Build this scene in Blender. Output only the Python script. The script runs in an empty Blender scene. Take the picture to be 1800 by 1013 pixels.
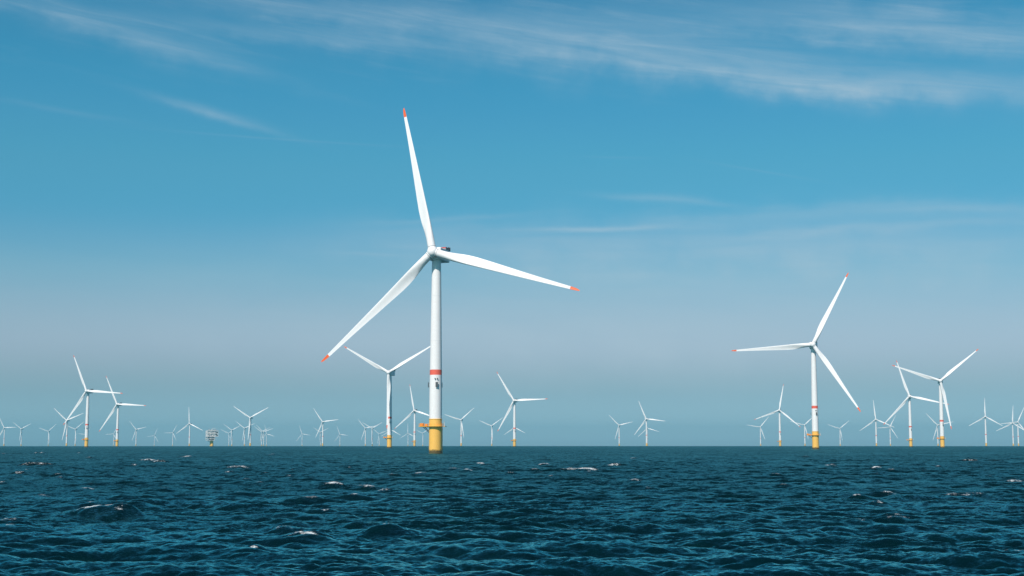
import bpy, bmesh, math, random
import numpy as np
from mathutils import Matrix, Vector, Euler

random.seed(7)
S = bpy.context.scene
COL = S.collection
R_ = math.radians
RE = 7.43e6            # earth radius with refraction: the sea really curves away
def drop(x, y): return (x * x + y * y) / (2 * RE)

# ------------------------------------------------------------------ camera
CAM_H = 4.8
cam = bpy.data.cameras.new('camera')
cam.sensor_width = 36.0
cam.lens = 49.0
cam.clip_start = 0.5
cam.clip_end = 60000.0
co = bpy.data.objects.new('camera', cam); COL.objects.link(co)
co.location = (0, 0, CAM_H)
co.rotation_euler = (R_(90 + 6.404), 0, 0)
S.camera = co

# ------------------------------------------------------------------ sun and sky
SUN_EL = R_(47)
SUN_AZ = R_(205)       # compass style: clockwise from +Y; behind the camera and to its left
sdir = Vector((math.sin(SUN_AZ) * math.cos(SUN_EL), math.cos(SUN_AZ) * math.cos(SUN_EL), math.sin(SUN_EL)))
sl = bpy.data.lights.new('sun', 'SUN'); sl.energy = 5.0; sl.angle = R_(0.5); sl.color = (1.0, 0.905, 0.83)
so = bpy.data.objects.new('sun', sl); COL.objects.link(so)
so.rotation_euler = (-sdir).to_track_quat('-Z', 'Y').to_euler()

S.view_settings.view_transform = 'Standard'
S.view_settings.look = 'None'
S.view_settings.exposure = 0.0
S.view_settings.gamma = 1.0

w = bpy.data.worlds.new('World'); S.world = w; w.use_nodes = True
nt = w.node_tree; nt.nodes.clear()
class NB:
    """small node-building helper"""
    def __init__(s, nt): s.nt = nt
    def n(s, t, **k):
        x = s.nt.nodes.new(t)
        for a, b in k.items(): setattr(x, a, b)
        return x
    def link(s, a, b): s.nt.links.new(a, b)
    def m(s, op, a, b=None, c=None, clamp=False):
        x = s.n('ShaderNodeMath', operation=op); x.use_clamp = clamp
        for i, v in enumerate((a, b, c)):
            if v is None: continue
            if isinstance(v, (int, float)): x.inputs[i].default_value = v
            else: s.link(v, x.inputs[i])
        return x.outputs[0]
    def mix(s, fac, a, b, mode='MIX'):
        x = s.n('ShaderNodeMix', data_type='RGBA', blend_type=mode)
        for i, v in ((0, fac), (6, a), (7, b)):
            if isinstance(v, (int, float)): x.inputs[i].default_value = v
            elif isinstance(v, tuple): x.inputs[i].default_value = (*v, 1) if len(v) == 3 else v
            else: s.link(v, x.inputs[i])
        return x.outputs[2]
    def comb(s, x, y, z):
        c = s.n('ShaderNodeCombineXYZ')
        for i, v in enumerate((x, y, z)):
            if isinstance(v, (int, float)): c.inputs[i].default_value = v
            else: s.link(v, c.inputs[i])
        return c.outputs[0]
    def noise(s, vec, scale, detail=4, rough=0.5, dist=0.0, out=0):
        x = s.n('ShaderNodeTexNoise'); s.link(vec, x.inputs['Vector'])
        x.inputs['Scale'].default_value = scale; x.inputs['Detail'].default_value = detail
        x.inputs['Roughness'].default_value = rough; x.inputs['Distortion'].default_value = dist
        return x.outputs[out]
    def ramp(s, fac, stops, interp='LINEAR'):
        x = s.n('ShaderNodeValToRGB'); s.link(fac, x.inputs[0]); cr = x.color_ramp; cr.interpolation = interp
        while len(cr.elements) < len(stops): cr.elements.new(0.5)
        for e, (p, c) in zip(cr.elements, stops):
            e.position = p; e.color = (*c, 1) if isinstance(c, tuple) else (c, c, c, 1)
        return x.outputs[0]
    def maprange(s, v, a, b, c=0., d=1., smooth=False):
        x = s.n('ShaderNodeMapRange'); x.interpolation_type = 'SMOOTHSTEP' if smooth else 'LINEAR'
        s.link(v, x.inputs[0])
        for i, q in enumerate((a, b, c, d)): x.inputs[i + 1].default_value = q
        return x.outputs[0]

b = NB(nt)
out = b.n('ShaderNodeOutputWorld'); bg = b.n('ShaderNodeBackground')
b.link(bg.outputs[0], out.inputs[0])
SKY_STRENGTH = 0.075
bg.inputs[1].default_value = SKY_STRENGTH
sky = b.n('ShaderNodeTexSky', sky_type='NISHITA'); sky.sun_disc = False
sky.sun_elevation = SUN_EL; sky.sun_rotation = SUN_AZ
sky.altitude = 0; sky.air_density = 1.0; sky.dust_density = 0.6; sky.ozone_density = 2.0
tc = b.n('ShaderNodeTexCoord'); sep = b.n('ShaderNodeSeparateXYZ'); b.link(tc.outputs['Generated'], sep.inputs[0])
X, Y, Z = sep.outputs
hl = b.m('SQRT', b.m('ADD', b.m('MULTIPLY', X, X), b.m('MULTIPLY', Y, Y)))
EL = b.m('DIVIDE', Z, b.m('MAXIMUM', hl, 0.001))          # tangent of elevation
AZ = b.m('ARCTAN2', X, Y)                                # azimuth, radians from +Y
# clear air over a cool sea: the sky's own hue shifted towards cyan, as a function of height above the horizon
tint = b.ramp(b.m('MULTIPLY', EL, 2.0), [(0.0135, (0.4000, 0.6300, 0.9500)), (0.075, (0.3000, 0.4375, 0.6050)), (0.148, (0.4500, 0.4950, 0.5850)), (0.23, (0.3700, 0.5350, 0.5800)),
                      (0.311, (0.2250, 0.5350, 0.6000)), (0.401, (0.2100, 0.5850, 0.6150)), (0.476, (0.1900, 0.6000, 0.6450)), (0.556, (0.1600, 0.6000, 0.6500)), (0.66, (0.1650, 0.5600, 0.6200)), (1.0, (0.3100, 0.4750, 0.5200))], 'CARDINAL')
tint = b.mix(1.0, tint, (2.0, 2.0, 2.0), 'MULTIPLY')      # ramp colours are stored halved
base = b.mix(1.0, sky.outputs[0], tint, 'MULTIPLY')
# high cirrus: streaks with their own direction, length and softness, all in azimuth / elevation of the real sky
U = b.m('MULTIPLY', AZ, 24.5); V = b.m('MULTIPLY', EL, 24.5)  # 1 unit = 100 photo pixels' worth of angle
uv = b.comb(U, V, 0.0)
warp = b.noise(uv, 0.35, 3, 0.5)
warp2 = b.noise(uv, 0.9, 4, 0.55)
def fibres(ang, sx, sy, seed):
    mp = b.n('ShaderNodeMapping', vector_type='POINT'); b.link(uv, mp.inputs[0])
    mp.inputs['Rotation'].default_value = (0, 0, ang); mp.inputs['Location'].default_value = (seed, seed * 1.7, 0)
    m2 = b.n('ShaderNodeMapping', vector_type='POINT'); b.link(mp.outputs[0], m2.inputs[0])
    m2.inputs['Scale'].default_value = (sx, sy, 1)
    return b.noise(m2.outputs[0], 1.0, 9, 0.62, 0.5)
fib_up = fibres(R_(9), 0.42, 4.6, 3.1)
fib_lo = fibres(R_(1), 0.28, 3.2, 8.7)
veil = fibres(R_(4), 0.16, 0.8, 15.3)
total = None
def streak(px, py, L, W, deg, amp, fib, curve=0.0, wob=0.25):
    """soft streak centred where px, py lies; deg > 0 descends to the right"""
    global total
    u0 = (px - 900) / 100.0 * 0.985; v0 = (781.5 - py) / 100.0
    a = R_(deg); c, s_ = math.cos(a), math.sin(a)
    du = b.m('SUBTRACT', U, u0); dv = b.m('SUBTRACT', V, v0)
    t = b.m('SUBTRACT', b.m('MULTIPLY', du, c), b.m('MULTIPLY', dv, s_))
    q = b.m('ADD', b.m('MULTIPLY', du, s_), b.m('MULTIPLY', dv, c))
    if curve: q = b.m('ADD', q, b.m('MULTIPLY', b.m('MULTIPLY', t, t), curve))
    q = b.m('ADD', q, b.m('MULTIPLY', b.m('SUBTRACT', warp2, 0.5), wob * W / 10))
    t = b.m('DIVIDE', t, L / 100); q = b.m('DIVIDE', q, W / 100)
    e = b.m('ADD', b.m('POWER', b.m('ABSOLUTE', t), 2.0), b.m('POWER', b.m('ABSOLUTE', q), 2.0))
    g = b.m('EXPONENT', b.m('MULTIPLY', e, -1.0))
    f = b.m('MULTIPLY', b.maprange(fib, 0.30, 0.72, 0.50, 1.18), b.maprange(warp2, 0.25, 0.75, 0.6, 1.2))
    r = b.m('MULTIPLY', b.m('MULTIPLY', g, amp), f)
    total = r if total is None else b.m('ADD', total, r)
streak(1250, 106, 360, 32, 9, 0.40, fib_up, 0.006)
streak(1000, 84, 440, 46, 5, 0.17, fib_up)
streak(1560, 168, 340, 22, 7, 0.22, fib_up)
streak(1080, 30, 520, 34, 4, 0.22, fib_up)
streak(1560, 50, 360, 44, 10, 0.28, fib_up)
streak(1720, 95, 200, 40, 8, 0.14, fib_up)
streak(560, 12, 380, 24, 3, 0.20, fib_up)
streak(430, 52, 300, 14, 4, 0.16, fib_up)
streak(150, 55, 280, 36, 11, 0.17, fib_up)
streak(290, 92, 180, 14, 14, 0.17, fib_up)
streak(1720, 178, 240, 24, 5, 0.24, fib_up)
streak(345, 200, 90, 9, 12, 0.24, fib_up)
streak(420, 222, 110, 6, 14, 0.10, fib_up)
streak(480, 246, 190, 2.0, 2, 0.10, fib_up, 0, 0.1)
streak(100, 215, 120, 5, 6, 0.07, fib_up)
streak(1350, 305, 90, 2.0, 12, 0.08, fib_up, 0, 0.1)
streak(1085, 273, 70, 2.0, 2, 0.06, fib_up, 0, 0.1)
streak(1170, 350, 100, 7, 5, 0.27, fib_lo)
streak(1260, 360, 60, 5, 8, 0.10, fib_lo)
streak(1055, 402, 150, 5, 0, 0.42, fib_lo)
streak(780, 384, 150, 5, -4, 0.14, fib_lo)
streak(1600, 380, 300, 13, 2, 0.30, fib_lo, 0.02)
streak(1480, 414, 170, 8, -1, 0.36, fib_lo)
streak(1700, 410, 140, 6, 2, 0.14, fib_lo)
streak(650, 448, 60, 3, 2, 0.16, fib_lo)
streak(1130, 488, 60, 8, 2, 0.14, fib_lo)
streak(1450, 440, 420, 55, 1, 0.34, fib_lo)
streak(880, 430, 300, 40, 0, 0.24, fib_lo)
streak(960, 470, 160, 22, 3, 0.14, fib_lo)
streak(700, 400, 130, 22, 2, 0.10, fib_lo)
streak(1080, 590, 480, 70, 0, 0.30, fib_lo)
streak(520, 580, 330, 40, 0, 0.14, fib_lo)
# the thin broken veil lower down, everywhere around the horizon, and a little fibrous cirrus high up all around
vl = b.m('MULTIPLY', b.m('MULTIPLY', b.maprange(AZ, -0.36, 0.0, 0.35, 1.0, True), b.m('MULTIPLY', b.maprange(EL, 0.17, 0.11, 0, 1, True), b.maprange(EL, 0.0, 0.07, 0.25, 1, True))), b.maprange(veil, 0.3, 0.7, 0.04, 0.26))
hc = b.m('MULTIPLY', b.maprange(EL, 0.22, 0.34, 0, 1, True), b.maprange(fib_up, 0.52, 0.80, 0, 0.14))
total = b.m('MINIMUM', b.m('ADD', b.m('ADD', total, vl), hc), 0.85)
CL = 1.0 / SKY_STRENGTH
skyc = b.mix(total, base, (0.44 * CL, 0.575 * CL, 0.67 * CL))
b.link(skyc, bg.inputs[0])

# ------------------------------------------------------------------ helpers
def link(o, parent=None):
    COL.objects.link(o)
    if parent is not None: o.parent = parent
    return o
def obj(name, bm, mats, parent=None, smooth=None):
    bmesh.ops.recalc_face_normals(bm, faces=bm.faces)
    me = bpy.data.meshes.new(name); bm.to_mesh(me); bm.free()
    for m in (mats if isinstance(mats, (list, tuple)) else [mats]): me.materials.append(m)
    if smooth is not None:
        me.polygons.foreach_set('use_smooth', [True] * len(me.polygons))
        me.set_sharp_from_angle(angle=R_(smooth))
    return link(bpy.data.objects.new(name, me), parent)
def box(bm, cx, cy, cz, sx, sy, sz, mi=0, M=None, bevel=0.0):
    r = bmesh.ops.create_cube(bm, size=1.0)
    vs = r['verts']
    for v in vs: v.co = Vector((cx + v.co.x * sx, cy + v.co.y * sy, cz + v.co.z * sz))
    if M is not None: bmesh.ops.transform(bm, matrix=M, verts=vs)
    fs = {f for v in vs for f in v.link_faces}
    for f in fs: f.material_index = mi
    if bevel:
        es = list({e for v in vs for e in v.link_edges})
        bmesh.ops.bevel(bm, geom=es, offset=bevel, segments=3, affect='EDGES', profile=0.6)
    return vs
def tube(bm, p, q, r, n=8, mi=0, r2=None):
    p, q = Vector(p), Vector(q); d = q - p; L = d.length
    M = Matrix.Translation((p + q) / 2) @ d.to_track_quat('Z', 'Y').to_matrix().to_4x4()
    res = bmesh.ops.create_cone(bm, cap_ends=True, segments=n, radius1=r, radius2=r if r2 is None else r2, depth=L, matrix=M)
    for v in res['verts']:
        for f in v.link_faces: f.material_index = mi
def lathe(bm, prof, n=48, mis=None, axis='Z'):
    """prof = [(r, z)], mis = material index of each band"""
    rings = []
    for r, z in prof:
        ring = []
        for i in range(n):
            a = 2 * math.pi * i / n
            if axis == 'Z': ring.append(bm.verts.new((r * math.cos(a), r * math.sin(a), z)))
            else: ring.append(bm.verts.new((r * math.cos(a), z, r * math.sin(a))))
        rings.append(ring)
    for k in range(len(rings) - 1):
        for i in range(n):
            f = bm.faces.new((rings[k][i], rings[k][(i + 1) % n], rings[k + 1][(i + 1) % n], rings[k + 1][i]))
            f.material_index = mis[k] if mis else 0
    bm.faces.new(rings[0][::-1]).material_index = mis[0] if mis else 0
    bm.faces.new(rings[-1]).material_index = mis[-1] if mis else 0
    return rings

# ------------------------------------------------------------------ materials
def paint(name, col, rough=0.35, dirt=0.06, spec=0.5, streak=0.0, grow=False):
    m = bpy.data.materials.new(name); m.use_nodes = True
    q = NB(m.node_tree); p = m.node_tree.nodes['Principled BSDF']
    t = q.n('ShaderNodeTexCoord')
    n1 = q.noise(t.outputs['Object'], 0.35, 6, 0.6)
    mp = q.n('ShaderNodeMapping'); q.link(t.outputs['Object'], mp.inputs[0]); mp.inputs['Scale'].default_value = (2.2, 2.2, 0.10)
    n2 = q.noise(mp.outputs[0], 1.0, 5, 0.6)
    dk = tuple(c * 0.72 for c in col)
    c = q.mix(q.m('MULTIPLY', q.maprange(n1, 0.45, 0.8), dirt * 4), col, dk)
    if streak:
        c = q.mix(q.m('MULTIPLY', q.maprange(n2, 0.55, 0.8), streak), c, (0.36, 0.22, 0.10))
    if grow:
        sp = q.n('ShaderNodeSeparateXYZ'); q.link(t.outputs['Object'], sp.inputs[0])
        h = q.m('ADD', sp.outputs[2], q.m('MULTIPLY', q.m('SUBTRACT', q.noise(t.outputs['Object'], 1.3, 5, 0.65), 0.5), 3.0))
        c = q.mix(q.maprange(h, 2.5, 1.3, 0, 1, True), c, (0.10, 0.075, 0.025))
    q.link(c, p.inputs['Base Color'])
    q.link(q.maprange(n1, 0.3, 0.7, rough - 0.06, rough + 0.12), p.inputs['Roughness'])
    p.inputs['Specular IOR Level'].default_value = spec
    return m
M_white = paint('white_coating', (0.80, 0.80, 0.795), 0.42, 0.04, 0.35)
M_tower = paint('tower_coating', (0.81, 0.80, 0.79), 0.45, 0.05, 0.3, streak=0.05)
M_grey = paint('grey_coating', (0.42, 0.44, 0.45), 0.45)
M_red = paint('red_band_paint', (0.80, 0.13, 0.08), 0.45)
M_fence = paint('red_fence_paint', (0.50, 0.07, 0.06), 0.5)
M_tip = paint('orange_red_tip_paint', (0.80, 0.115, 0.018), 0.4)
M_yel = paint('yellow_coating', (0.88, 0.50, 0.105), 0.45, 0.06, 0.4, streak=0.28, grow=True)
M_yel2 = paint('yellow_steel', (0.82, 0.42, 0.06), 0.5, 0.08, 0.4)
M_orange = paint('orange_steel', (0.75, 0.22, 0.02), 0.5, 0.08, 0.4)
M_dark = paint('dark_steel', (0.035, 0.045, 0.05), 0.5)
M_mark = paint('marker_panel_paint', (0.10, 0.115, 0.12), 0.5)
M_seal = paint('dark_seal', (0.10, 0.105, 0.11), 0.6)
M_panel = paint('topside_white_cladding', (0.72, 0.72, 0.70), 0.5, 0.08, 0.4, streak=0.1)
M_panel2 = paint('topside_grey_cladding', (0.33, 0.36, 0.38), 0.5, 0.08)

# ------------------------------------------------------------------ wind turbine
HUB, OFF, TILT, RAD = 107.0, 6.2, R_(5.5), 83.5
TP = 18.4              # top of the yellow transition piece
DECK = 14.6

def lerp_tab(tab, x):
    for (a, *va), (c, *vc) in zip(tab, tab[1:]):
        if x <= c:
            t = (x - a) / (c - a)
            return [p + (q - p) * t for p, q in zip(va, vc)]
    return list(tab[-1][1:])
#        r/R   chord thick  roundness  LE share   twist
BL = [(0.015, 4.20, 4.20, 1.00, 0.50, 22), (0.055, 4.20, 4.20, 1.00, 0.50, 22), (0.10, 4.40, 3.80, 0.80, 0.48, 21.5), (0.15, 4.90, 3.1, 0.45, 0.42, 20),
      (0.20, 5.35, 2.55, 0.16, 0.37, 18), (0.25, 5.50, 2.15, 0.03, 0.34, 16), (0.30, 5.35, 1.80, 0, 0.32, 14), (0.38, 4.85, 1.40, 0, 0.31, 11.5), (0.50, 4.05, 1.02, 0, 0.30, 9),
      (0.62, 3.28, 0.75, 0, 0.30, 6.5), (0.75, 2.52, 0.52, 0, 0.30, 4.5), (0.86, 1.95, 0.37, 0, 0.30, 3.2), (0.935, 1.58, 0.28, 0, 0.30, 2.4), (0.965, 1.35, 0.23, 0, 0.30, 2),
      (0.985, 1.0, 0.17, 0, 0.32, 2), (0.996, 0.52, 0.10, 0, 0.36, 2), (1.0, 0.16, 0.05, 0, 0.4, 2)]
def blade_section(r, n):
    ch, th, rd, le, tw = lerp_tab(BL, r)
    pts = []
    for i in range(n):
        a = 2 * math.pi * i / n
        cx = math.cos(a); x = 0.5 * (1 + cx)            # x: 1 = leading edge
        s = 1 if math.sin(a) >= 0 else -1
        xf = 1 - x                                       # distance from the leading edge
        af = 5 * (0.2969 * math.sqrt(max(xf, 0)) - 0.1260 * xf - 0.3516 * xf ** 2 + 0.2843 * xf ** 3 - 0.1036 * xf ** 4)
        af *= (1.15 if s > 0 else 0.75)
        camber = (0.035 + 0.045 * max(0.0, 1 - abs(r - 0.22) / 0.2)) * 4 * xf * (1 - xf) * ch * (1 - rd)
        if s < 0: af *= (1 - 0.55 * xf * (1 - rd))
        yy = s * (rd * abs(math.sin(a)) * 0.5 + (1 - rd) * af) * th + camber
        xx = (x - (1 - le)) * ch
        pts.append((xx, yy))
    t = R_(tw); c, s_ = math.cos(t), math.sin(t)
    out = []
    pre = -2.2 * max(0, r - 0.25) ** 2 / 0.5625 + 1.9 * r ** 2      # pre-bend upwind, wind load bends it back
    swp = -0.9 * max(0, r - 0.3) ** 2
    for xx, yy in pts:
        out.append((xx * c + yy * s_ + swp, -xx * s_ + yy * c + pre, r * RAD))
    return out
def blade_mesh(r0, r1, nst, n):
    bm = bmesh.new(); rings = []
    brk = [t[0] for t in BL if r0 < t[0] < r1]
    st = sorted(set([r0, r1] + brk + [r0 + (r1 - r0) * i / nst for i in range(nst)]))
    for r in st: rings.append([bm.verts.new(p) for p in blade_section(r, n)])
    for A, B in zip(rings, rings[1:]):
        for i in range(n): bm.faces.new((A[i], A[(i + 1) % n], B[(i + 1) % n], B[i]))
    bm.faces.new(rings[0]); bm.faces.new(rings[-1])
    return bm

def make_turbine(detail):
    """detail 2: everything; 1: main parts and platform; 0: main parts only"""
    root = bpy.data.objects.new('wind_turbine', None); COL.objects.link(root)
    n = 64 if detail == 2 else (40 if detail == 1 else 20)
    # foundation: yellow transition piece
    TP = 18.4 if detail else 11.0
    bm = bmesh.new()
    lathe(bm, [(3.42, -14), (3.42, 0), (3.42, 6), (3.42, 12), (3.42, TP - 0.35), (3.55, TP - 0.35), (3.55, TP)], n)
    tp = obj('transition_piece', bm, M_yel, root, 30)
    # tower with painted red band
    bm = bmesh.new()
    zt = HUB - 4.0
    rr = lambda z: 3.36 + (2.42 - 3.36) * max(0, (z - 30) / (zt - 30)) ** 1.1 if z > 30 else 3.36
    zs = [TP + 0.003, 25, 32, 41.6, 44.4]; mis = [0, 0, 0, 1]
    prof = [(rr(z), z) for z in zs]
    for z in (52, 60.0, 60.0, 60.25, 60.25, 70, 80, 84.0, 84.0, 84.25, 84.25, 92, 98, zt):
        dup_ = [p for p in prof if abs(p[1] - z) < 1e-6]
        prof.append((rr(z) + (0.035 if (z in (60.0, 84.0) and dup_) or (z in (60.25, 84.25) and not dup_) else 0), z)); mis.append(0)
    lathe(bm, prof, n, mis)
    tower = obj('tower', bm, [M_tower, M_red], root, 30)
    # nacelle
    bm = bmesh.new()
    box(bm, 0, 3.6, HUB - 0.5, 7.6, 15.2, 6.8, 0, None, 0.9 if detail else 0.6)
    tube(bm, (0, 0, HUB - 4.15), (0, 0, HUB - 3.5), 2.75, n)
    nc = obj('nacelle', bm, M_white, root, 35)
    # main shaft collar between hub and nacelle, tilted with the rotor
    T = Matrix.Translation((0, -OFF, HUB)) @ Matrix.Rotation(-TILT, 4, 'X')
    bm = bmesh.new()
    lathe(bm, [(2.35, 3.1), (2.5, 2.2), (2.75, 2.1), (2.95, 1.2), (3.0, 0), (2.85, -1.2), (2.45, -2.1), (1.75, -2.75), (0.9, -3.1), (0.25, -3.2)], n if detail else 16, axis='Y')
    hub = obj('hub', bm, M_white, root, 35); hub.matrix_local = T
    if detail:
        bm = bmesh.new()
        tube(bm, (0, -OFF + 2.6, HUB + 0.1), (0, -OFF + 3.2, HUB + 0.1), 2.15, n)
        obj('shaft_seal', bm, M_seal, nc, 35)
        # helicopter hoist deck and cooler on the nacelle roof
        bm = bmesh.new()
        zr = HUB + 2.75
        box(bm, 0, 8.0, zr + 0.5, 7.2, 6.6, 0.25, 0)
        for x in (-3.2, 3.2):
            for y in (5.2, 10.8): box(bm, x, y, zr + 0.2, 0.3, 0.3, 0.5, 0)
        hd = obj('hoist_deck', bm, M_grey, nc, 30)
        bm = bmesh.new()
        for x in (-3.55, 3.55): box(bm, x, 8.0, zr + 0.95, 0.10, 6.6, 0.65)
        for y in (11.25,): box(bm, 0, y, zr + 0.95, 7.0, 0.10, 0.65)
        box(bm, 0, 4.72, zr + 0.95, 7.0, 0.10, 0.65)
        obj('deck_fence', bm, M_fence, hd)
        bm = bmesh.new()
        box(bm, 0.6, 11.9, zr + 0.9, 6.0, 1.3, 2.0, 0, None, 0.1)
        for x in (-1.6, -0.5, 0.6, 1.7, 2.8): box(bm, x, 11.9, zr + 2.0, 0.15, 1.2, 0.3)
        obj('cooler', bm, M_dark, nc, 30)
        bm = bmesh.new()
        tube(bm, (-2.6, 3.2, zr - 0.1), (-2.6, 3.2, zr + 2.2), 0.07, 6)
        tube(bm, (-3.0, 3.2, zr + 1.9), (-2.2, 3.2, zr + 1.9), 0.06, 6)
        obj('wind_sensor', bm, M_grey, nc)
    # blades
    if detail == 2: b0, bt = blade_mesh(0.015, 0.936, 40, 36), blade_mesh(0.936, 1.0, 8, 36)
    elif detail == 1: b0, bt = blade_mesh(0.015, 0.936, 22, 20), blade_mesh(0.936, 1.0, 5, 20)
    else: b0, bt = blade_mesh(0.015, 0.936, 12, 12), blade_mesh(0.936, 1.0, 3, 12)
    first = obj('blade', b0, M_white, root, 50)
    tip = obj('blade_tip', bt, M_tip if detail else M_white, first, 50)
    parts = [first]
    if detail:
        bm = bmesh.new(); tube(bm, (0, 0, 2.75), (0, 0, 2.93), 2.17, n); col = obj('root_collar', bm, M_seal, first, 35)
        bm = bmesh.new(); tube(bm, (0, 0, 1.4), (0, 0, 2.72), 2.28, n, r2=2.2); cuff = obj('root_cuff', bm, M_white, first, 35)
    for k in (1, 2):
        c = first.copy(); link(c, root); parts.append(c)
        for ch in list(first.children):
            d = ch.copy(); link(d, c)
    # work platform
    if detail:
        bm = bmesh.new()
        lathe(bm, [(3.44, DECK - 0.35), (4.7, DECK - 0.35), (4.7, DECK), (3.44, DECK)], n)
        box(bm, -6.35, -0.3, DECK - 0.2, 4.5, 4.6, 0.36, 0)
        box(bm, 4.6, 0.8, DECK - 0.22, 1.7, 3.0, 0.3, 0)
        plat = obj('work_platform', bm, M_yel2, root, 30)
        bm = bmesh.new()
        rp = 4.62
        N = 18
        for i in range(N):
            a0 = 2 * math.pi * i / N; a1 = 2 * math.pi * (i + 1) / N
            if math.cos((a0 + a1) / 2) < -0.86: continue
            p0 = (rp * math.cos(a0), rp * math.sin(a0)); p1 = (rp * math.cos(a1), rp * math.sin(a1))
            for h in (0.6, 1.15): tube(bm, (*p0, DECK + h), (*p1, DECK + h), 0.05, 6)
            tube(bm, (*p0, DECK), (*p0, DECK + 1.2), 0.055, 6)
        for (x0, y0, x1, y1) in ((-4.3, -2.55, -8.55, -2.55), (-8.55, -2.55, -8.55, 1.95), (-8.55, 1.95, -4.3, 1.95)):
            for h in (0.6, 1.15): tube(bm, (x0, y0, DECK + h), (x1, y1, DECK + h), 0.05, 6)
            for k in range(4):
                t = k / 3; x, y = x0 + (x1 - x0) * t, y0 + (y1 - y0) * t
                tube(bm, (x, y, DECK), (x, y, DECK + 1.2), 0.055, 6)
        obj('railing', bm, M_yel2, plat)
        bm = bmesh.new()
        for y in (-1.6, 1.1):
            tube(bm, (-6.6, y, DECK - 0.4), (-3.3, y * 0.7, DECK - 3.4), 0.17, 8)
            tube(bm, (-8.3, y, DECK - 0.45), (-3.4, y * 0.8, DECK - 0.55), 0.14, 8)
        obj('brace', bm, M_dark, plat)
        bm = bmesh.new()
        box(bm, -7.5, -0.4, DECK + 0.72, 1.7, 2.2, 1.4, 0, None, 0.08)
        box(bm, -5.4, 0.6, DECK + 0.5, 1.3, 1.1, 0.95, 0, None, 0.06)
        obj('equipment_box', bm, M_orange, plat, 30)
        bm = bmesh.new()
        tube(bm, (4.95, -0.2, DECK - 0.1), (4.95, -0.2, DECK + 2.2), 0.14, 8)
        tube(bm, (4.95, -0.2, DECK + 2.1), (5.5, -1.9, DECK + 2.5), 0.10, 8)
        obj('davit_crane', bm, M_panel, plat)
    if detail:
        # marking panels and lamps on stand-offs around the tower below the red band
        for ang in (188, 297, 60):
            a = R_(ang); r0 = 3.36
            bm = bmesh.new()
            Mx = Matrix.Rotation(a, 4, 'Z')
            box(bm, r0 + 0.65, 0, 36.4, 0.22, 1.35, 2.7, 0, Mx, 0.06)
            tube(bm, Mx @ Vector((r0 - 0.1, 0.3, 37.2)), Mx @ Vector((r0 + 0.6, 0.3, 37.2)), 0.07, 6)
            tube(bm, Mx @ Vector((r0 - 0.1, -0.3, 35.6)), Mx @ Vector((r0 + 0.6, -0.3, 35.6)), 0.07, 6)
            obj('marker_panel', bm, M_mark, tower, 30)
        for ang in (283, 302):
            a = R_(ang); Mx = Matrix.Rotation(a, 4, 'Z')
            bm = bmesh.new()
            box(bm, 3.36 + 0.28, 0, 39.6, 0.6, 0.5, 0.55, 0, Mx, 0.05)
            obj('warning_lamp', bm, M_dark, tower, 30)
    if detail == 2:
        # boarding ladder and its two bumper tubes on the far side of the foundation, cable tubes
        bm = bmesh.new()
        for dx in (-0.75, 0.75): tube(bm, (dx + 1.6, 4.25, -3), (dx + 1.6, 4.25, DECK - 0.6), 0.17, 8)
        for k in range(22): tube(bm, (0.95, 4.05, -2 + k * 0.7), (2.25, 4.05, -2 + k * 0.7), 0.04, 6)
        for z in (2.5, 7, 11.5):
            tube(bm, (0.85, 4.25, z), (0.85, 3.2, z), 0.1, 6); tube(bm, (2.35, 4.25, z), (2.35, 2.4, z), 0.1, 6)
        obj('boat_landing', bm, M_yel2, root)
    return root, parts, hub

def pose(root, parts, hub, x, y, psi, ph, s):
    root.location = (x, y, -drop(x, y)); root.rotation_euler = (0, 0, -R_(psi))
    T = Matrix.Translation((0, -OFF, HUB)) @ Matrix.Rotation(-TILT, 4, 'X')
    for k, p in enumerate(parts):
        M = T @ Matrix.Rotation(R_(90 - (ph + 120 * k)), 4, 'Y') @ Matrix.Scale(s, 4)
        p.matrix_local = M
def copy_turbine(src):
    root, parts, hub = src
    r = root.copy(); link(r); np_, nh = [], None
    for ch in list(root.children):
        c = ch.copy(); link(c, r)
        if ch in parts: np_.append(c)
        if ch == hub: nh = c
        for g in list(ch.children):
            d = g.copy(); link(d, c)
    return r, np_, nh

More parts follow.
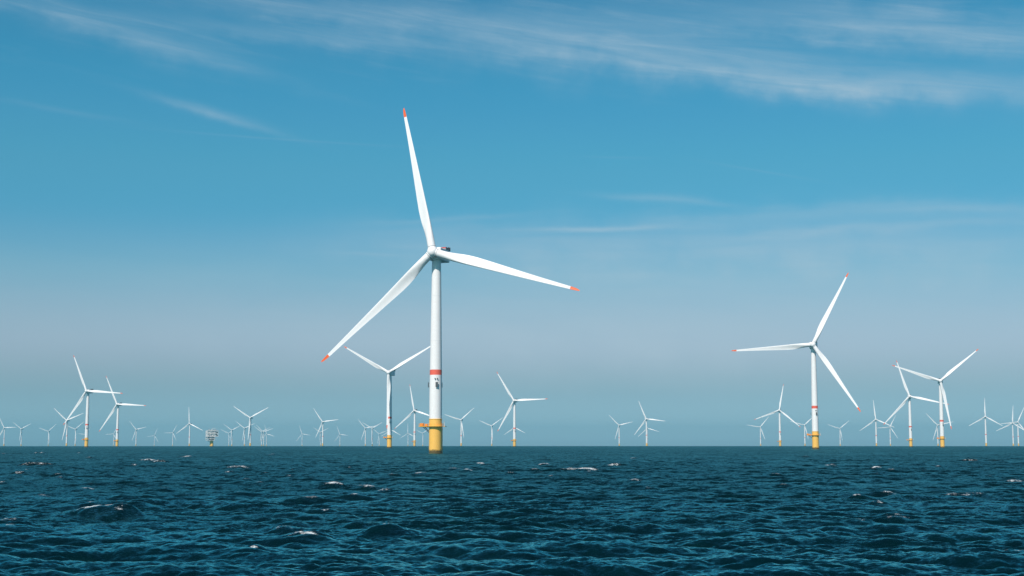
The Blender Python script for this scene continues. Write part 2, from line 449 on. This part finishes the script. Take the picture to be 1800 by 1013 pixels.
# world position of each tower (m), heading of the rotor, rotor phase, rotor scale, detail, label
TURB = [
 (-40.6, 743.6, 16.2, 103.4, 1.012, 2, 'largest white wind turbine, red-tipped blades, thick yellow base, standing nearest in the centre'),
 (311.1, 1437.1, 15.1, 63.0, 1.00, 2, 'second largest white turbine, one blade pointing straight left, tall on the right half'),
 (-174.5, 1995.5, 14.9, 30.4, 0.96, 1, 'white turbine just left of the largest one, its lowest blade hanging before its tower'),
 (692.1, 2255.1, 14.9, 39.8, 0.95, 1, 'white turbine with red band whose left blade crosses its neighbour, far right group'),
 (846.7, 2977.0, 15.0, 107.0, 0.98, 1, 'white turbine whose right blade reaches behind the banded tower of its right neighbour'),
 (-813.9, 2681.8, 14.7, 115.8, 0.94, 1, 'tallest turbine on the left side, yellow base and level right blade'),
 (-1001.7, 3556.5, 14.8, 116.9, 0.99, 1, 'second tallest turbine on the left side, yellow base, right of the tallest there'),
 (5.9, 3262.8, 14.9, 2.0, 0.97, 1, 'mid-sized turbine with yellow base and level right blade, right of the largest tower'),
 (-292.3, 4205.9, 15.1, 101.8, 0.98, 1, 'turbine with small yellow base and near-vertical blade, close to the largest tower on its left'),
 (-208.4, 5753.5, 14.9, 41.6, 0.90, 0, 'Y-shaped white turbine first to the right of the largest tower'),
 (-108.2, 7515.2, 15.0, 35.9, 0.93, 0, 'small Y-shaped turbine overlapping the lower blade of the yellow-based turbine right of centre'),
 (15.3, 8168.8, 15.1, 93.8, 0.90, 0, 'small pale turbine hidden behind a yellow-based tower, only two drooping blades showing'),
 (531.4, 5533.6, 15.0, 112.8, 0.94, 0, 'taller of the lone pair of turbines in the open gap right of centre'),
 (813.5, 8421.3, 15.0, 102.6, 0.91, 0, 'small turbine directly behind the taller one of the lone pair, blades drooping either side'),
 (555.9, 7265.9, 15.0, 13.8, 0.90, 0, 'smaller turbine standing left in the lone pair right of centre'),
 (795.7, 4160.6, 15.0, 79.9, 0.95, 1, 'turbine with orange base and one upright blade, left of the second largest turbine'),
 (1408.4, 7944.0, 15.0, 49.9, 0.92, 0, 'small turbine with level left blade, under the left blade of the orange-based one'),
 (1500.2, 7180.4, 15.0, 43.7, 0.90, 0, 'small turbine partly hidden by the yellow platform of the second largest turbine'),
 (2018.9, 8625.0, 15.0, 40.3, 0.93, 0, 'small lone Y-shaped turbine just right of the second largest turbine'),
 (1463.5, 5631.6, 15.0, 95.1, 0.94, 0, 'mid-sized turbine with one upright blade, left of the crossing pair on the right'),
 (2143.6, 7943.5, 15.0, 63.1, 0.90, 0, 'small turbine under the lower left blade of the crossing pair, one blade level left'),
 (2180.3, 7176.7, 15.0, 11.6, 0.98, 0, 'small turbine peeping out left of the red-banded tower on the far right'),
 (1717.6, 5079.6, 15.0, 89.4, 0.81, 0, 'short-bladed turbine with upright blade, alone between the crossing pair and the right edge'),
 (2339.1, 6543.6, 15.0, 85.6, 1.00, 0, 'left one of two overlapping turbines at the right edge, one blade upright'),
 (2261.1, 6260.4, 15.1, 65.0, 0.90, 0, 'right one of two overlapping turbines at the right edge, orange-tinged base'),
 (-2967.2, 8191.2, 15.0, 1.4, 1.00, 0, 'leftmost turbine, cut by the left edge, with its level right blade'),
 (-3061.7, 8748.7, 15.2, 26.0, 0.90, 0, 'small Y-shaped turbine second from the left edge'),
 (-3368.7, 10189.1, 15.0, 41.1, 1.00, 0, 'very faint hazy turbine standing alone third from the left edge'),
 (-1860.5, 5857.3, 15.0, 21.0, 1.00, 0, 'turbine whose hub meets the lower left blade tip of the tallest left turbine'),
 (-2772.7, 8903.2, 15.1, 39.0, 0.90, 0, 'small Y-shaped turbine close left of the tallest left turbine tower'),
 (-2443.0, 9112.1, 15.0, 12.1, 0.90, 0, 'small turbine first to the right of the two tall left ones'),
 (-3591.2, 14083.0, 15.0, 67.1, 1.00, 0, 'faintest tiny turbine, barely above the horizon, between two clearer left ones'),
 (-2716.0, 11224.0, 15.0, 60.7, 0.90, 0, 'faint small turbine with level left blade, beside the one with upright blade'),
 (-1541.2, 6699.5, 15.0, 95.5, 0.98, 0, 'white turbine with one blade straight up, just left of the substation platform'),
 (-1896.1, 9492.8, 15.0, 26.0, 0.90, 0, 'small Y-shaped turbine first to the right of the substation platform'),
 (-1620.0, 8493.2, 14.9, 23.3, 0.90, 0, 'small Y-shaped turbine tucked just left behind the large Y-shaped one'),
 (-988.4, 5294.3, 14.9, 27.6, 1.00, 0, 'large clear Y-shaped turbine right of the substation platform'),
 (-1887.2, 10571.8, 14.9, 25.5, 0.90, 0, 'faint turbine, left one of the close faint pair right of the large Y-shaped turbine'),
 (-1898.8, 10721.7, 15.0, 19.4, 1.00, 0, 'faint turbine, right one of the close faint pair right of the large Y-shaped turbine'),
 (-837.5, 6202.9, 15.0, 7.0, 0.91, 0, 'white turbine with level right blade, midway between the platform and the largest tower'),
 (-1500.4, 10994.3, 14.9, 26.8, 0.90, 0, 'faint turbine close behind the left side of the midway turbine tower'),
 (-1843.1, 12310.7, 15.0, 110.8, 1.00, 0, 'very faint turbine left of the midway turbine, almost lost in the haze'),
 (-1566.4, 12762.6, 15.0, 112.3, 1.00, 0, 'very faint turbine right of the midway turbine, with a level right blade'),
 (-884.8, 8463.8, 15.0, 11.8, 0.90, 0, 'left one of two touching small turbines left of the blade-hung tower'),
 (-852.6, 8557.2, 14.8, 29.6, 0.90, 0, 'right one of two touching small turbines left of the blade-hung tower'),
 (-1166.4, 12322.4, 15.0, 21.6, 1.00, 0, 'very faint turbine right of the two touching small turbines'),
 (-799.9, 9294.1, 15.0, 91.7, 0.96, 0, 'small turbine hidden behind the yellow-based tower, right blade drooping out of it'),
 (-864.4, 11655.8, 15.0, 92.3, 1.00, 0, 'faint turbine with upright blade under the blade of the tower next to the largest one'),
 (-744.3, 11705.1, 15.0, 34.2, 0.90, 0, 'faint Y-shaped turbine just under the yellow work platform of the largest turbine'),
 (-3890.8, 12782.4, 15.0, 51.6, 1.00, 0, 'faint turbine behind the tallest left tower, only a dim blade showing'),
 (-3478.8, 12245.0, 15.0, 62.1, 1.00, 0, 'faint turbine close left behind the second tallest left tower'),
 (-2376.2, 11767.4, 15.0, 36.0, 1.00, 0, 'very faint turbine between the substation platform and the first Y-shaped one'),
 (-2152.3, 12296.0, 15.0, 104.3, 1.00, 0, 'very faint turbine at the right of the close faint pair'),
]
proto = {}
for (x, y, psi, ph, s, det, label) in TURB:
    if det not in proto:
        proto[det] = t = make_turbine(det)
    else:
        t = copy_turbine(proto[det])
    pose(*t, x, y, psi, ph, s)
    t[0]['label'] = label; t[0]['category'] = 'wind turbine'; t[0]['group'] = 'white wind turbines of the offshore wind farm'

# ------------------------------------------------------------------ offshore substation
def substation(x, y, rz):
    root = bpy.data.objects.new('offshore_substation', None); COL.objects.link(root)
    root.location = (x, y, -drop(x, y)); root.rotation_euler = (0, 0, rz); root.scale = (0.93, 0.93, 0.97)
    root['label'] = 'offshore substation platform, stacked white and grey decks on a single yellow column'
    root['category'] = 'substation'
    bm = bmesh.new(); lathe(bm, [(5.4, -14), (5.4, 9), (4.9, 12), (4.9, 19.5)], 40)
    obj('foundation_column', bm, M_yel, root, 30)
    def deck(z, x0, x1, y0, y1, name='deck', mat=M_panel, t=1.2):
        bm = bmesh.new(); box(bm, (x0 + x1) / 2, (y0 + y1) / 2, z, x1 - x0, y1 - y0, t); return obj(name, bm, mat, root)
    deck(18.0, -15, 7, -11, 11)
    d2 = deck(22.3, -16.5, 11, -12, 12)
    d3 = deck(28.5, -16, 15, -13, 13)
    d4 = deck(37.0, -16, 17.5, -13.5, 13.5)
    d5 = deck(45.0, -15, 17.5, -13.5, 13.5)
    bm = bmesh.new(); box(bm, 0.5, 0.5, 20.1, 9.5, 16, 3.0); box(bm, -4, 2, 20.1, 6, 8, 2.9); obj('cable_room', bm, M_dark, root)
    bm = bmesh.new(); box(bm, -3, 0.5, 25.4, 21, 21, 4.9); obj('lower_module', bm, M_panel2, root)
    bm = bmesh.new(); box(bm, -3, 0.5, 32.7, 25, 24, 7.1); obj('transformer_hall', bm, M_panel, root)
    bm = bmesh.new(); box(bm, -3, 0.5, 41.0, 24, 24, 6.7); obj('switchgear_hall', bm, M_panel, root)
    bm = bmesh.new()
    for z in (30.6, 33.4): box(bm, -7, -11.62, z + 0.6, 8, 0.2, 1.3)
    for z in (39.2, 42.4): box(bm, 2, -11.62, z, 9, 0.2, 1.2)
    obj('louvre', bm, M_panel2, root)
    bm = bmesh.new(); box(bm, 13.4, -4, 40.6, 5.5, 10, 3.0); box(bm, 13.4, 6, 34, 5.5, 9, 4); box(bm, 13.4, -5, 32, 5.0, 8, 4.0); obj('radiator_bank', bm, M_dark, root)
    bm = bmesh.new()
    for x_ in (-15.2, -5, 6, 16.6):
        for y_ in (-12.9, 12.9):
            tube(bm, (x_, y_, 28.6), (x_, y_, 44.6), 0.42, 8)
            if x_ < 12: tube(bm, (x_, y_, 17.6), (x_, y_, 28), 0.38, 8)
    for y_ in (-12.9, 12.9):
        tube(bm, (-15.2, y_, 29), (-5, y_, 36.6), 0.36, 8); tube(bm, (6, y_, 36.6), (-5, y_, 29), 0.36, 8); tube(bm, (6, y_, 29), (16.6, y_, 36.6), 0.36, 8)
        tube(bm, (-15.2, y_, 37.4), (-5, y_, 44.6), 0.3, 8); tube(bm, (-5, y_, 44.6), (6, y_, 37.4), 0.3, 8); tube(bm, (6, y_, 37.4), (16.6, y_, 44.6), 0.3, 8)
    for x_ in (-15.2, 16.6):
        tube(bm, (x_, -12.9, 29), (x_, 12.9, 36.6), 0.36, 8); tube(bm, (x_, 12.9, 37.4), (x_, -12.9, 44.6), 0.3, 8)
    for (p, q) in (((-12, -9, 18), (-3, -3, 11)), ((5, -8, 18), (2.5, -3, 11)), ((-12, 9, 18), (-3, 3, 11)), ((5, 8, 18), (2.5, 3, 11))): tube(bm, p, q, 0.5, 8)
    obj('steel_frame', bm, M_panel, root)
    bm = bmesh.new()
    for z, (x0, x1, y0, y1) in ((18.6, (-15, 7, -11, 11)), (22.9, (-16.5, 11, -12, 12)), (29.1, (-16, 15, -13, 13)), (37.6, (-16, 17.5, -13.5, 13.5)), (45.6, (-15, 17.5, -13.5, 13.5))):
        for (ax, ay, bx, by) in ((x0, y0, x1, y0), (x1, y0, x1, y1), (x1, y1, x0, y1), (x0, y1, x0, y0)):
            for h in (0.6, 1.2): tube(bm, (ax, ay, z + h), (bx, by, z + h), 0.08, 5)
            k = int(max(abs(ax - bx), abs(ay - by)) / 2.5)
            for i in range(k): tube(bm, (ax + (bx - ax) * i / k, ay + (by - ay) * i / k, z), (ax + (bx - ax) * i / k, ay + (by - ay) * i / k, z + 1.2), 0.07, 5)
    obj('railing', bm, M_panel2, root)
    bm = bmesh.new(); box(bm, -6, 2, 47.2, 7, 8, 3.2); box(bm, 5, -3, 46.8, 5, 6, 2.4); box(bm, 11, 5, 47.6, 4, 5, 4.0); obj('roof_cabin', bm, M_panel2, root)
    for (mx, my, h) in ((-9, -5, 55), (14, -8, 54), (3, 8, 53)):
        bm = bmesh.new(); tube(bm, (mx, my, 45.6), (mx, my, h), 0.22, 6); tube(bm, (mx - 1, my, h - 1.5), (mx + 1, my, h - 1.5), 0.12, 6); obj('mast', bm, M_grey, root)
    bm = bmesh.new(); tube(bm, (-1, -6, 45.6), (-1, -6, 51), 0.6, 8); tube(bm, (-1, -6, 50.5), (9, -10, 53.5), 0.35, 8); obj('pedestal_crane', bm, M_panel, root)
DS = 4000.0; azs = math.atan((372.0 - 900) / 2450 * 0.994)
substation(DS * math.sin(azs), DS * math.cos(azs), R_(24))

# ------------------------------------------------------------------ sea
G = 9.81
def wave_tile(L, N, lam0, lam1, seed, rot, A=0.0092, lp=8.5, wind=R_(72), spread=4.0):
    rng = np.random.default_rng(seed)
    k1 = 2 * np.pi * np.fft.fftfreq(N, L / N)
    kx, ky = np.meshgrid(k1, k1, indexing='xy')
    k = np.hypot(kx, ky); k[0, 0] = 1e9
    kp = 2 * np.pi / lp
    th = np.arctan2(ky, kx) - (wind - rot)
    P = A * (np.maximum(k, kp) / kp) ** 0.27 * np.exp(-1.25 * (kp / k) ** 2) / k ** 4 * (1 + 1.2 * np.exp(-((k / kp - 1) / 0.35) ** 2))
    lk = np.clip(np.log2(k / kp) / 4.0, 0, 1)               # long waves run with the wind, ripples spread out
    D = (0.03 + 0.14 * lk) + (0.97 - 0.14 * lk) * np.abs(np.cos(th)) ** (spread - 2.0 * lk)
    P = P * D
    ka, kb = 2 * np.pi / lam1, 2 * np.pi / lam0
    win = 1 / (1 + np.exp(-(np.log2(k) - np.log2(ka)) * 14)) * 1 / (1 + np.exp((np.log2(k) - np.log2(kb)) * 14))
    dk = 2 * np.pi / L
    amp = np.sqrt(P * win) * dk
    h = amp * (rng.standard_normal((N, N)) + 1j * rng.standard_normal((N, N))) / np.sqrt(2)
    h[0, 0] = 0
    H = np.fft.ifft2(h) * N * N; Z_ = H.real * np.sqrt(2) * 0.9
    Dx = (np.fft.ifft2(-1j * kx / k * h) * N * N).real * np.sqrt(2) * 0.9
    Dy = (np.fft.ifft2(-1j * ky / k * h) * N * N).real * np.sqrt(2) * 0.9
    # crest sharpness (negative Jacobian trace)
    J = (np.fft.ifft2(k * h) * N * N).real * np.sqrt(2) * 0.9
    slope_var = float((amp ** 2 * k ** 2).sum()) * 0.8
    return dict(L=L, N=N, rot=rot, a=np.stack([Z_, Dx, Dy, J], -1).astype(np.float32), sv=slope_var, lam0=lam0, lam1=lam1)
def sample(t, x, y):
    c, s_ = math.cos(t['rot']), math.sin(t['rot'])
    u = (x * c + y * s_) / t['L'] * t['N']; v = (-x * s_ + y * c) / t['L'] * t['N']
    i = np.floor(u).astype(np.int64); j = np.floor(v).astype(np.int64)
    fu = (u - i).astype(np.float32)[:, None]; fv = (v - j).astype(np.float32)[:, None]
    N = t['N']; i0, i1, j0, j1 = i % N, (i + 1) % N, j % N, (j + 1) % N
    a = t['a']
    r = (a[j0, i0] * (1 - fu) + a[j0, i1] * fu) * (1 - fv) + (a[j1, i0] * (1 - fu) + a[j1, i1] * fu) * fv
    dx, dy = r[:, 1] * c - r[:, 2] * s_, r[:, 1] * s_ + r[:, 2] * c
    return r[:, 0], dx, dy, r[:, 3]
TILES = [wave_tile(911.0, 1024, 9.0, 90.0, 11, 0.0),
         wave_tile(317.0, 1024, 3.6, 9.0, 12, 0.31),
         wave_tile(131.0, 1024, 1.5, 3.6, 13, -0.52),
         wave_tile(61.0, 1024, 0.62, 1.5, 14, 0.83),
         wave_tile(27.0, 1024, 0.26, 0.62, 15, 1.31)]
CHOP = [1.25, 1.25, 1.15, 1.0, 0.85]

# breaking crests seen in the place: x, y, half length
CAPS = [(-242.7, 672.0, 2.74), (-106.0, 313.6, 3.2), (-79.9, 228.3, 0.75), (-255.5, 758.7, 4.65), (-233.8, 758.7, 1.55), (-144.4, 480.0, 1.57), (-103.0, 398.6, 1.95), (-93.4, 373.3, 1.52), (-121.6, 522.7, 2.56), (-86.5, 322.2, 0.79), (-63.5, 197.6, 0.4), (-43.2, 142.5, 0.7), (-43.4, 128.5, 0.52), (-61.3, 169.2, 0.41), (-27.2, 92.5, 1.45), (-55.2, 283.4, 1.73), (-107.7, 635.7, 2.08), (-107.8, 672.0, 1.1), (-47.0, 232.9, 0.38), (-34.4, 182.3, 0.45), (-25.4, 91.5, 0.3), (-11.7, 63.4, 0.22), (-12.4, 77.6, 0.38), (-10.7, 72.8, 0.59), (-86.0, 871.1, 1.78), (-56.7, 758.7, 1.55), (-12.4, 137.5, 0.56), (-14.0, 124.4, 0.51), (-6.7, 75.6, 0.25), (12.7, 258.5, 2.8), (7.3, 313.6, 1.02), (39.9, 461.2, 0.94), (15.8, 179.5, 0.73), (23.4, 322.2, 1.32), (5.8, 208.1, 0.34), (-1.3, 113.6, 0.37), (-7.7, 340.9, 0.83), (-7.8, 247.6, 0.61), (71.3, 313.6, 1.28), (129.8, 398.6, 1.95), (137.2, 398.6, 1.3), (150.7, 547.0, 1.34), (64.3, 179.5, 1.1), (41.5, 129.9, 1.33), (28.9, 111.5, 0.36), (35.0, 131.4, 0.54), (37.6, 127.1, 0.42), (38.4, 201.0, 0.66), (30.0, 155.8, 0.38), (24.3, 88.8, 0.54), (22.2, 61.7, 0.5), (10.9, 88.8, 0.22), (30.2, 123.1, 0.25), (87.9, 290.4, 0.47), (109.4, 522.7, 1.07), (71.7, 276.7, 0.9)]

def build_sea():
    rs = [0.0]
    r = 6.0
    rows = [r]
    while r < 15000:
        if r < 30: k = 0.02
        elif r < 45: k = 0.004
        elif r < 420: k = 0.0021
        elif r < 1500: k = 0.0032
        elif r < 4500: k = 0.0050
        else: k = 0.02
        r *= 1 + k; rows.append(r)
    rows = np.array(rows)
    da = 0.00105
    inner = np.arange(-R_(26), R_(26), da)
    a = R_(26); outer = []; st = da
    while a < math.pi - 0.06:
        st = min(st * 1.22, 0.07); a += st; outer.append(a)
    outer = np.array(outer)
    az = np.concatenate([-outer[::-1], inner, outer])
    az = np.unique(np.round(az, 7))
    nr, na = len(rows), len(az)
    step = np.abs(np.diff(np.append(az, az[0] + 2 * np.pi))); step = np.maximum(step, np.roll(step, 1))
    RR, AA = np.meshgrid(rows, az, indexing='ij')
    x = (RR * np.sin(AA)).ravel(); y = (RR * np.cos(AA)).ravel()
    dr = np.gradient(rows)
    sp = np.maximum(dr[:, None] * 1.0, (RR * step[None, :])).ravel()
    z = -(x * x + y * y) / (2 * RE)
    px, py = x.copy(), y.copy()
    jac = np.zeros_like(x); lost = np.zeros_like(x)
    for t, ch in zip(TILES, CHOP):
        wgt = np.clip((t['lam0'] * 1.0 / np.maximum(sp, 1e-6) - 1.2) / 1.6, 0, 1) * np.clip(rows.max() / 1, 0, 1)
        m = wgt > 0
        if m.any():
            h, dx, dy, J = sample(t, x[m], y[m])
            # groups: patches of sea that are steeper than others
            z[m] += h * wgt[m]; px[m] += ch * dx * wgt[m]; py[m] += ch * dy * wgt[m]
            if t['lam0'] > 1: jac[m] += J * wgt[m]
        lost += t['sv'] * (1 - wgt)
    t0, t1 = np.percentile(jac[RR.ravel() < 500], [99.75, 99.99])
    foam = np.clip((jac - t0) / (t1 - t0), 0, 1) * 0.75 * np.clip((RR.ravel() - 60) / 30, 0, 1)
    for (tx, ty, *_r) in TURB[:8]:
        d = np.hypot(x - tx, y - ty)
        foam = np.maximum(foam, 0.75 * np.exp(-((d - 3.7) / 1.1) ** 2))
    # individual breaking crests
    cd = R_(72 - 90)                      # crests run across the wind
    for (cx_, cy_, L) in CAPS:
        m = (np.abs(x - cx_) < L * 4 + 6) & (np.abs(y - cy_) < L * 4 + 14)
        if not m.any(): continue
        sd = random.uniform(-0.25, 0.25) + (0.30 if abs(cx_ + 27.2) < 0.05 else 0.0)
        c, s_ = math.cos(cd * 0.5 + sd), math.sin(cd * 0.5 + sd)
        ux = (x[m] - cx_) * c + (y[m] - cy_) * s_; uy = -(x[m] - cx_) * s_ + (y[m] - cy_) * c
        big = (abs(cx_ + 27.2) < 0.05)
        dist = math.hypot(cx_, cy_)
        far = min(1.0, max(0.0, (dist - 110) / 250))
        hgt = 0.88 if big else 0.26 + 0.07 * min(L, 3) + 0.30 * far
        wd = 1.7 if big else 1.0 + 0.25 * min(L, 4)
        arc = 0.10 * ux * ux / max(L, 0.5)
        side = np.where(uy > 0, 1.5, 0.75)                 # steep breaking front towards the camera side
        g = np.exp(-(ux / (L * 1.6 + 0.3)) ** 2) * np.exp(-(uy / (wd * side)) ** 2)
        z[m] += hgt * g
        lw = (0.20 + 0.10 * min(L, 2)) * (1 - far) + 0.60 * far
        if big: lw = 0.20
        lip = np.exp(-(ux / (L * 1.25)) ** 4) * np.exp(-((uy + 0.15 + 0.35 * far + arc * 0.3) / lw) ** 2)
        trail = 0.36 * np.exp(-(ux / (L * 1.9)) ** 2) * np.exp(-((uy - 0.9) / (0.8 + 0.3 * L)) ** 2) * (1 - far * 0.5)
        foam[m] = np.maximum(foam[m], trail)
        foam[m] = np.maximum(foam[m], lip * (1.05 if big else random.uniform(0.5, 1.0)))
    co_ = np.stack([px, py, z], -1).astype(np.float32)
    # centre vertex to close the sheet under the camera
    co_ = np.vstack([co_, [[0, 0, 0]]]).astype(np.float32)
    foam = np.append(foam, 0).astype(np.float32); lost = np.append(lost, 0.0).astype(np.float32)
    i = np.arange(nr - 1)[:, None] * na; j = np.arange(na)[None, :]; j2 = (j + 1) % na
    q = np.stack([i + j, i + j2, i + na + j2, i + na + j], -1).reshape(-1, 4)
    tri = np.stack([np.full(na, nr * na), (np.arange(na) + 1) % na, np.arange(na)], -1)
    me = bpy.data.meshes.new('sea')
    me.vertices.add(len(co_)); me.vertices.foreach_set('co', co_.ravel())
    nl = q.size + tri.size
    me.loops.add(nl); me.loops.foreach_set('vertex_index', np.concatenate([q.ravel(), tri.ravel()]).astype(np.int32))
    me.polygons.add(len(q) + len(tri))
    ls = np.concatenate([np.arange(len(q)) * 4, q.size + np.arange(len(tri)) * 3]).astype(np.int32)
    me.polygons.foreach_set('loop_start', ls)
    me.polygons.foreach_set('use_smooth', np.ones(len(ls), bool))
    me.update(calc_edges=True)
    at = me.attributes.new('foam', 'FLOAT', 'POINT'); at.data.foreach_set('value', foam)
    at = me.attributes.new('lost', 'FLOAT', 'POINT'); at.data.foreach_set('value', lost)
    print('sea verts', len(co_), 'slope var', [round(t['sv'], 4) for t in TILES], 'jac99.9', np.percentile(jac, 99.9), 'h std', z[:nr*na//3].std())
    o = bpy.data.objects.new('sea', me); COL.objects.link(o); o['kind'] = 'structure'
    return o

mw = bpy.data.materials.new('sea_water'); mw.use_nodes = True
q = NB(mw.node_tree); P = mw.node_tree.nodes['Principled BSDF']
geo = q.n('ShaderNodeNewGeometry'); tcw = q.n('ShaderNodeTexCoord')
pos = tcw.outputs['Object']
at = q.n('ShaderNodeAttribute', attribute_name='lost'); lost = at.outputs['Fac']
af = q.n('ShaderNodeAttribute', attribute_name='foam'); foam = af.outputs['Fac']
def slope(scale, det, rough, seed):
    mp = q.n('ShaderNodeMapping'); q.link(pos, mp.inputs[0]); mp.inputs['Scale'].default_value = (scale * 0.75, scale * 1.25, scale)
    mp.inputs['Location'].default_value = (seed, seed, 0)
    mp.inputs['Rotation'].default_value = (0, 0, R_(10))
    c = q.noise(mp.outputs[0], 1.0, det, rough, 0.0, 1)
    v = q.n('ShaderNodeVectorMath', operation='SUBTRACT'); q.link(c, v.inputs[0]); v.inputs[1].default_value = (0.5, 0.5, 0.5)
    return v.outputs[0]
def vscale(v, s):
    x = q.n('ShaderNodeVectorMath', operation='MULTIPLY'); q.link(v, x.inputs[0])
    if isinstance(s, float): x.inputs[1].default_value = (s, s, 0)
    else: q.link(q.comb(s, s, 0.0), x.inputs[1])
    return x.outputs[0]
def vadd(a, c):
    x = q.n('ShaderNodeVectorMath', operation='ADD'); q.link(a, x.inputs[0]); q.link(c, x.inputs[1]); return x.outputs[0]
mpg = q.n('ShaderNodeMapping'); q.link(pos, mpg.inputs[0]); mpg.inputs['Scale'].default_value = (0.020, 0.045, 0.03)
gust = q.maprange(q.noise(mpg.outputs[0], 1.0, 5, 0.62), 0.34, 0.66, 0.45, 1.45)       # catspaws: rougher and smoother patches of water
sl_ = q.m('SQRT', lost)
rip = vscale(slope(6.0, 4, 0.6, 3.0), q.m('MULTIPLY', gust, 1.35))
mid = vscale(slope(0.9, 5, 0.65, 9.0), q.m('MULTIPLY', q.m('MULTIPLY', sl_, gust), 7.5))
big = vscale(slope(0.11, 3, 0.55, 21.0), q.m('MULTIPLY', sl_, 3.5))
nrm = vadd(geo.outputs['Normal'], vadd(rip, vadd(mid, big)))
nn = q.n('ShaderNodeVectorMath', operation='NORMALIZE'); q.link(nrm, nn.inputs[0])
# foam: broken up by fine noise
fn = q.noise(pos, 5.5, 6, 0.8); fn3 = q.noise(pos, 1.3, 5, 0.7); fn2 = q.noise(pos, 0.6, 4, 0.6)
brk = q.m('ADD', q.m('MULTIPLY', q.m('SUBTRACT', fn, 0.5), 1.9), q.m('MULTIPLY', q.m('SUBTRACT', fn3, 0.5), 1.5))
fm = q.maprange(q.m('ADD', foam, q.m('MULTIPLY', brk, 1.7)), 0.45, 1.0, 0, 1, True)
fm = q.m('MULTIPLY', fm, q.maprange(foam, 0.03, 0.30, 0, 0.92))
deep = q.mix(q.maprange(fn2, 0.3, 0.7), (0.0002, 0.0055, 0.0085), (0.0002, 0.0100, 0.0130))
m_out = mw.node_tree.nodes['Material Output']
dif = q.n('ShaderNodeBsdfDiffuse'); q.link(deep, dif.inputs['Color']); q.link(nn.outputs[0], dif.inputs['Normal'])
glo = q.n('ShaderNodeBsdfGlossy'); glo.inputs['Color'].default_value = (0.35, 0.97, 1.0, 1); q.link(nn.outputs[0], glo.inputs['Normal'])
q.link(q.m('ADD', 0.07, q.m('MULTIPLY', sl_, 0.8)), glo.inputs['Roughness'])
fr = q.n('ShaderNodeFresnel'); fr.inputs['IOR'].default_value = 1.333; q.link(nn.outputs[0], fr.inputs['Normal'])
# unresolved steep chop hides its own far sides, so rough distant water mirrors less of the sky
frf = q.m('MULTIPLY', fr.outputs[0], q.maprange(lost, 0.0, 0.085, 1.0, 0.60))
lane = q.n('ShaderNodeMapping'); q.link(pos, lane.inputs[0]); lane.inputs['Scale'].default_value = (0.009, 0.05, 0.03); lane.inputs['Location'].default_value = (4, 7, 0)
frf = q.m('MULTIPLY', frf, q.maprange(q.noise(lane.outputs[0], 1.0, 6, 0.7), 0.35, 0.65, 0.78, 1.25))    # slicks and ruffled lanes
ms = q.n('ShaderNodeMixShader'); q.link(frf, ms.inputs[0]); q.link(dif.outputs[0], ms.inputs[1]); q.link(glo.outputs[0], ms.inputs[2])
P.inputs['Base Color'].default_value = (0.60, 0.66, 0.68, 1); P.inputs['Roughness'].default_value = 0.8
mf = q.n('ShaderNodeMixShader'); q.link(fm, mf.inputs[0]); q.link(ms.outputs[0], mf.inputs[1]); q.link(P.outputs[0], mf.inputs[2])
q.link(mf.outputs[0], m_out.inputs['Surface'])
sea = build_sea(); sea.data.materials.append(mw)

# ------------------------------------------------------------------ haze
HAZE = 5.8e-5
bm = bmesh.new()
box(bm, 0, 0, (205.0 - 22.0) / 2, 31000, 31000, 205.0 + 22.0)
mh = bpy.data.materials.new('sea_haze'); mh.use_nodes = True
hn = mh.node_tree; hn.nodes.clear()
ho = hn.nodes.new('ShaderNodeOutputMaterial'); pv = hn.nodes.new('ShaderNodeVolumePrincipled')
pv.inputs['Density'].default_value = HAZE
pv.inputs['Color'].default_value = (0.27, 0.82, 1.0, 1)
pv.inputs['Anisotropy'].default_value = 0.2
hn.links.new(pv.outputs[0], ho.inputs['Volume'])
hz = obj('haze', bm, mh); hz['kind'] = 'stuff'; hz['label'] = 'thin pale sea haze over the whole wind farm'; hz['category'] = 'haze'
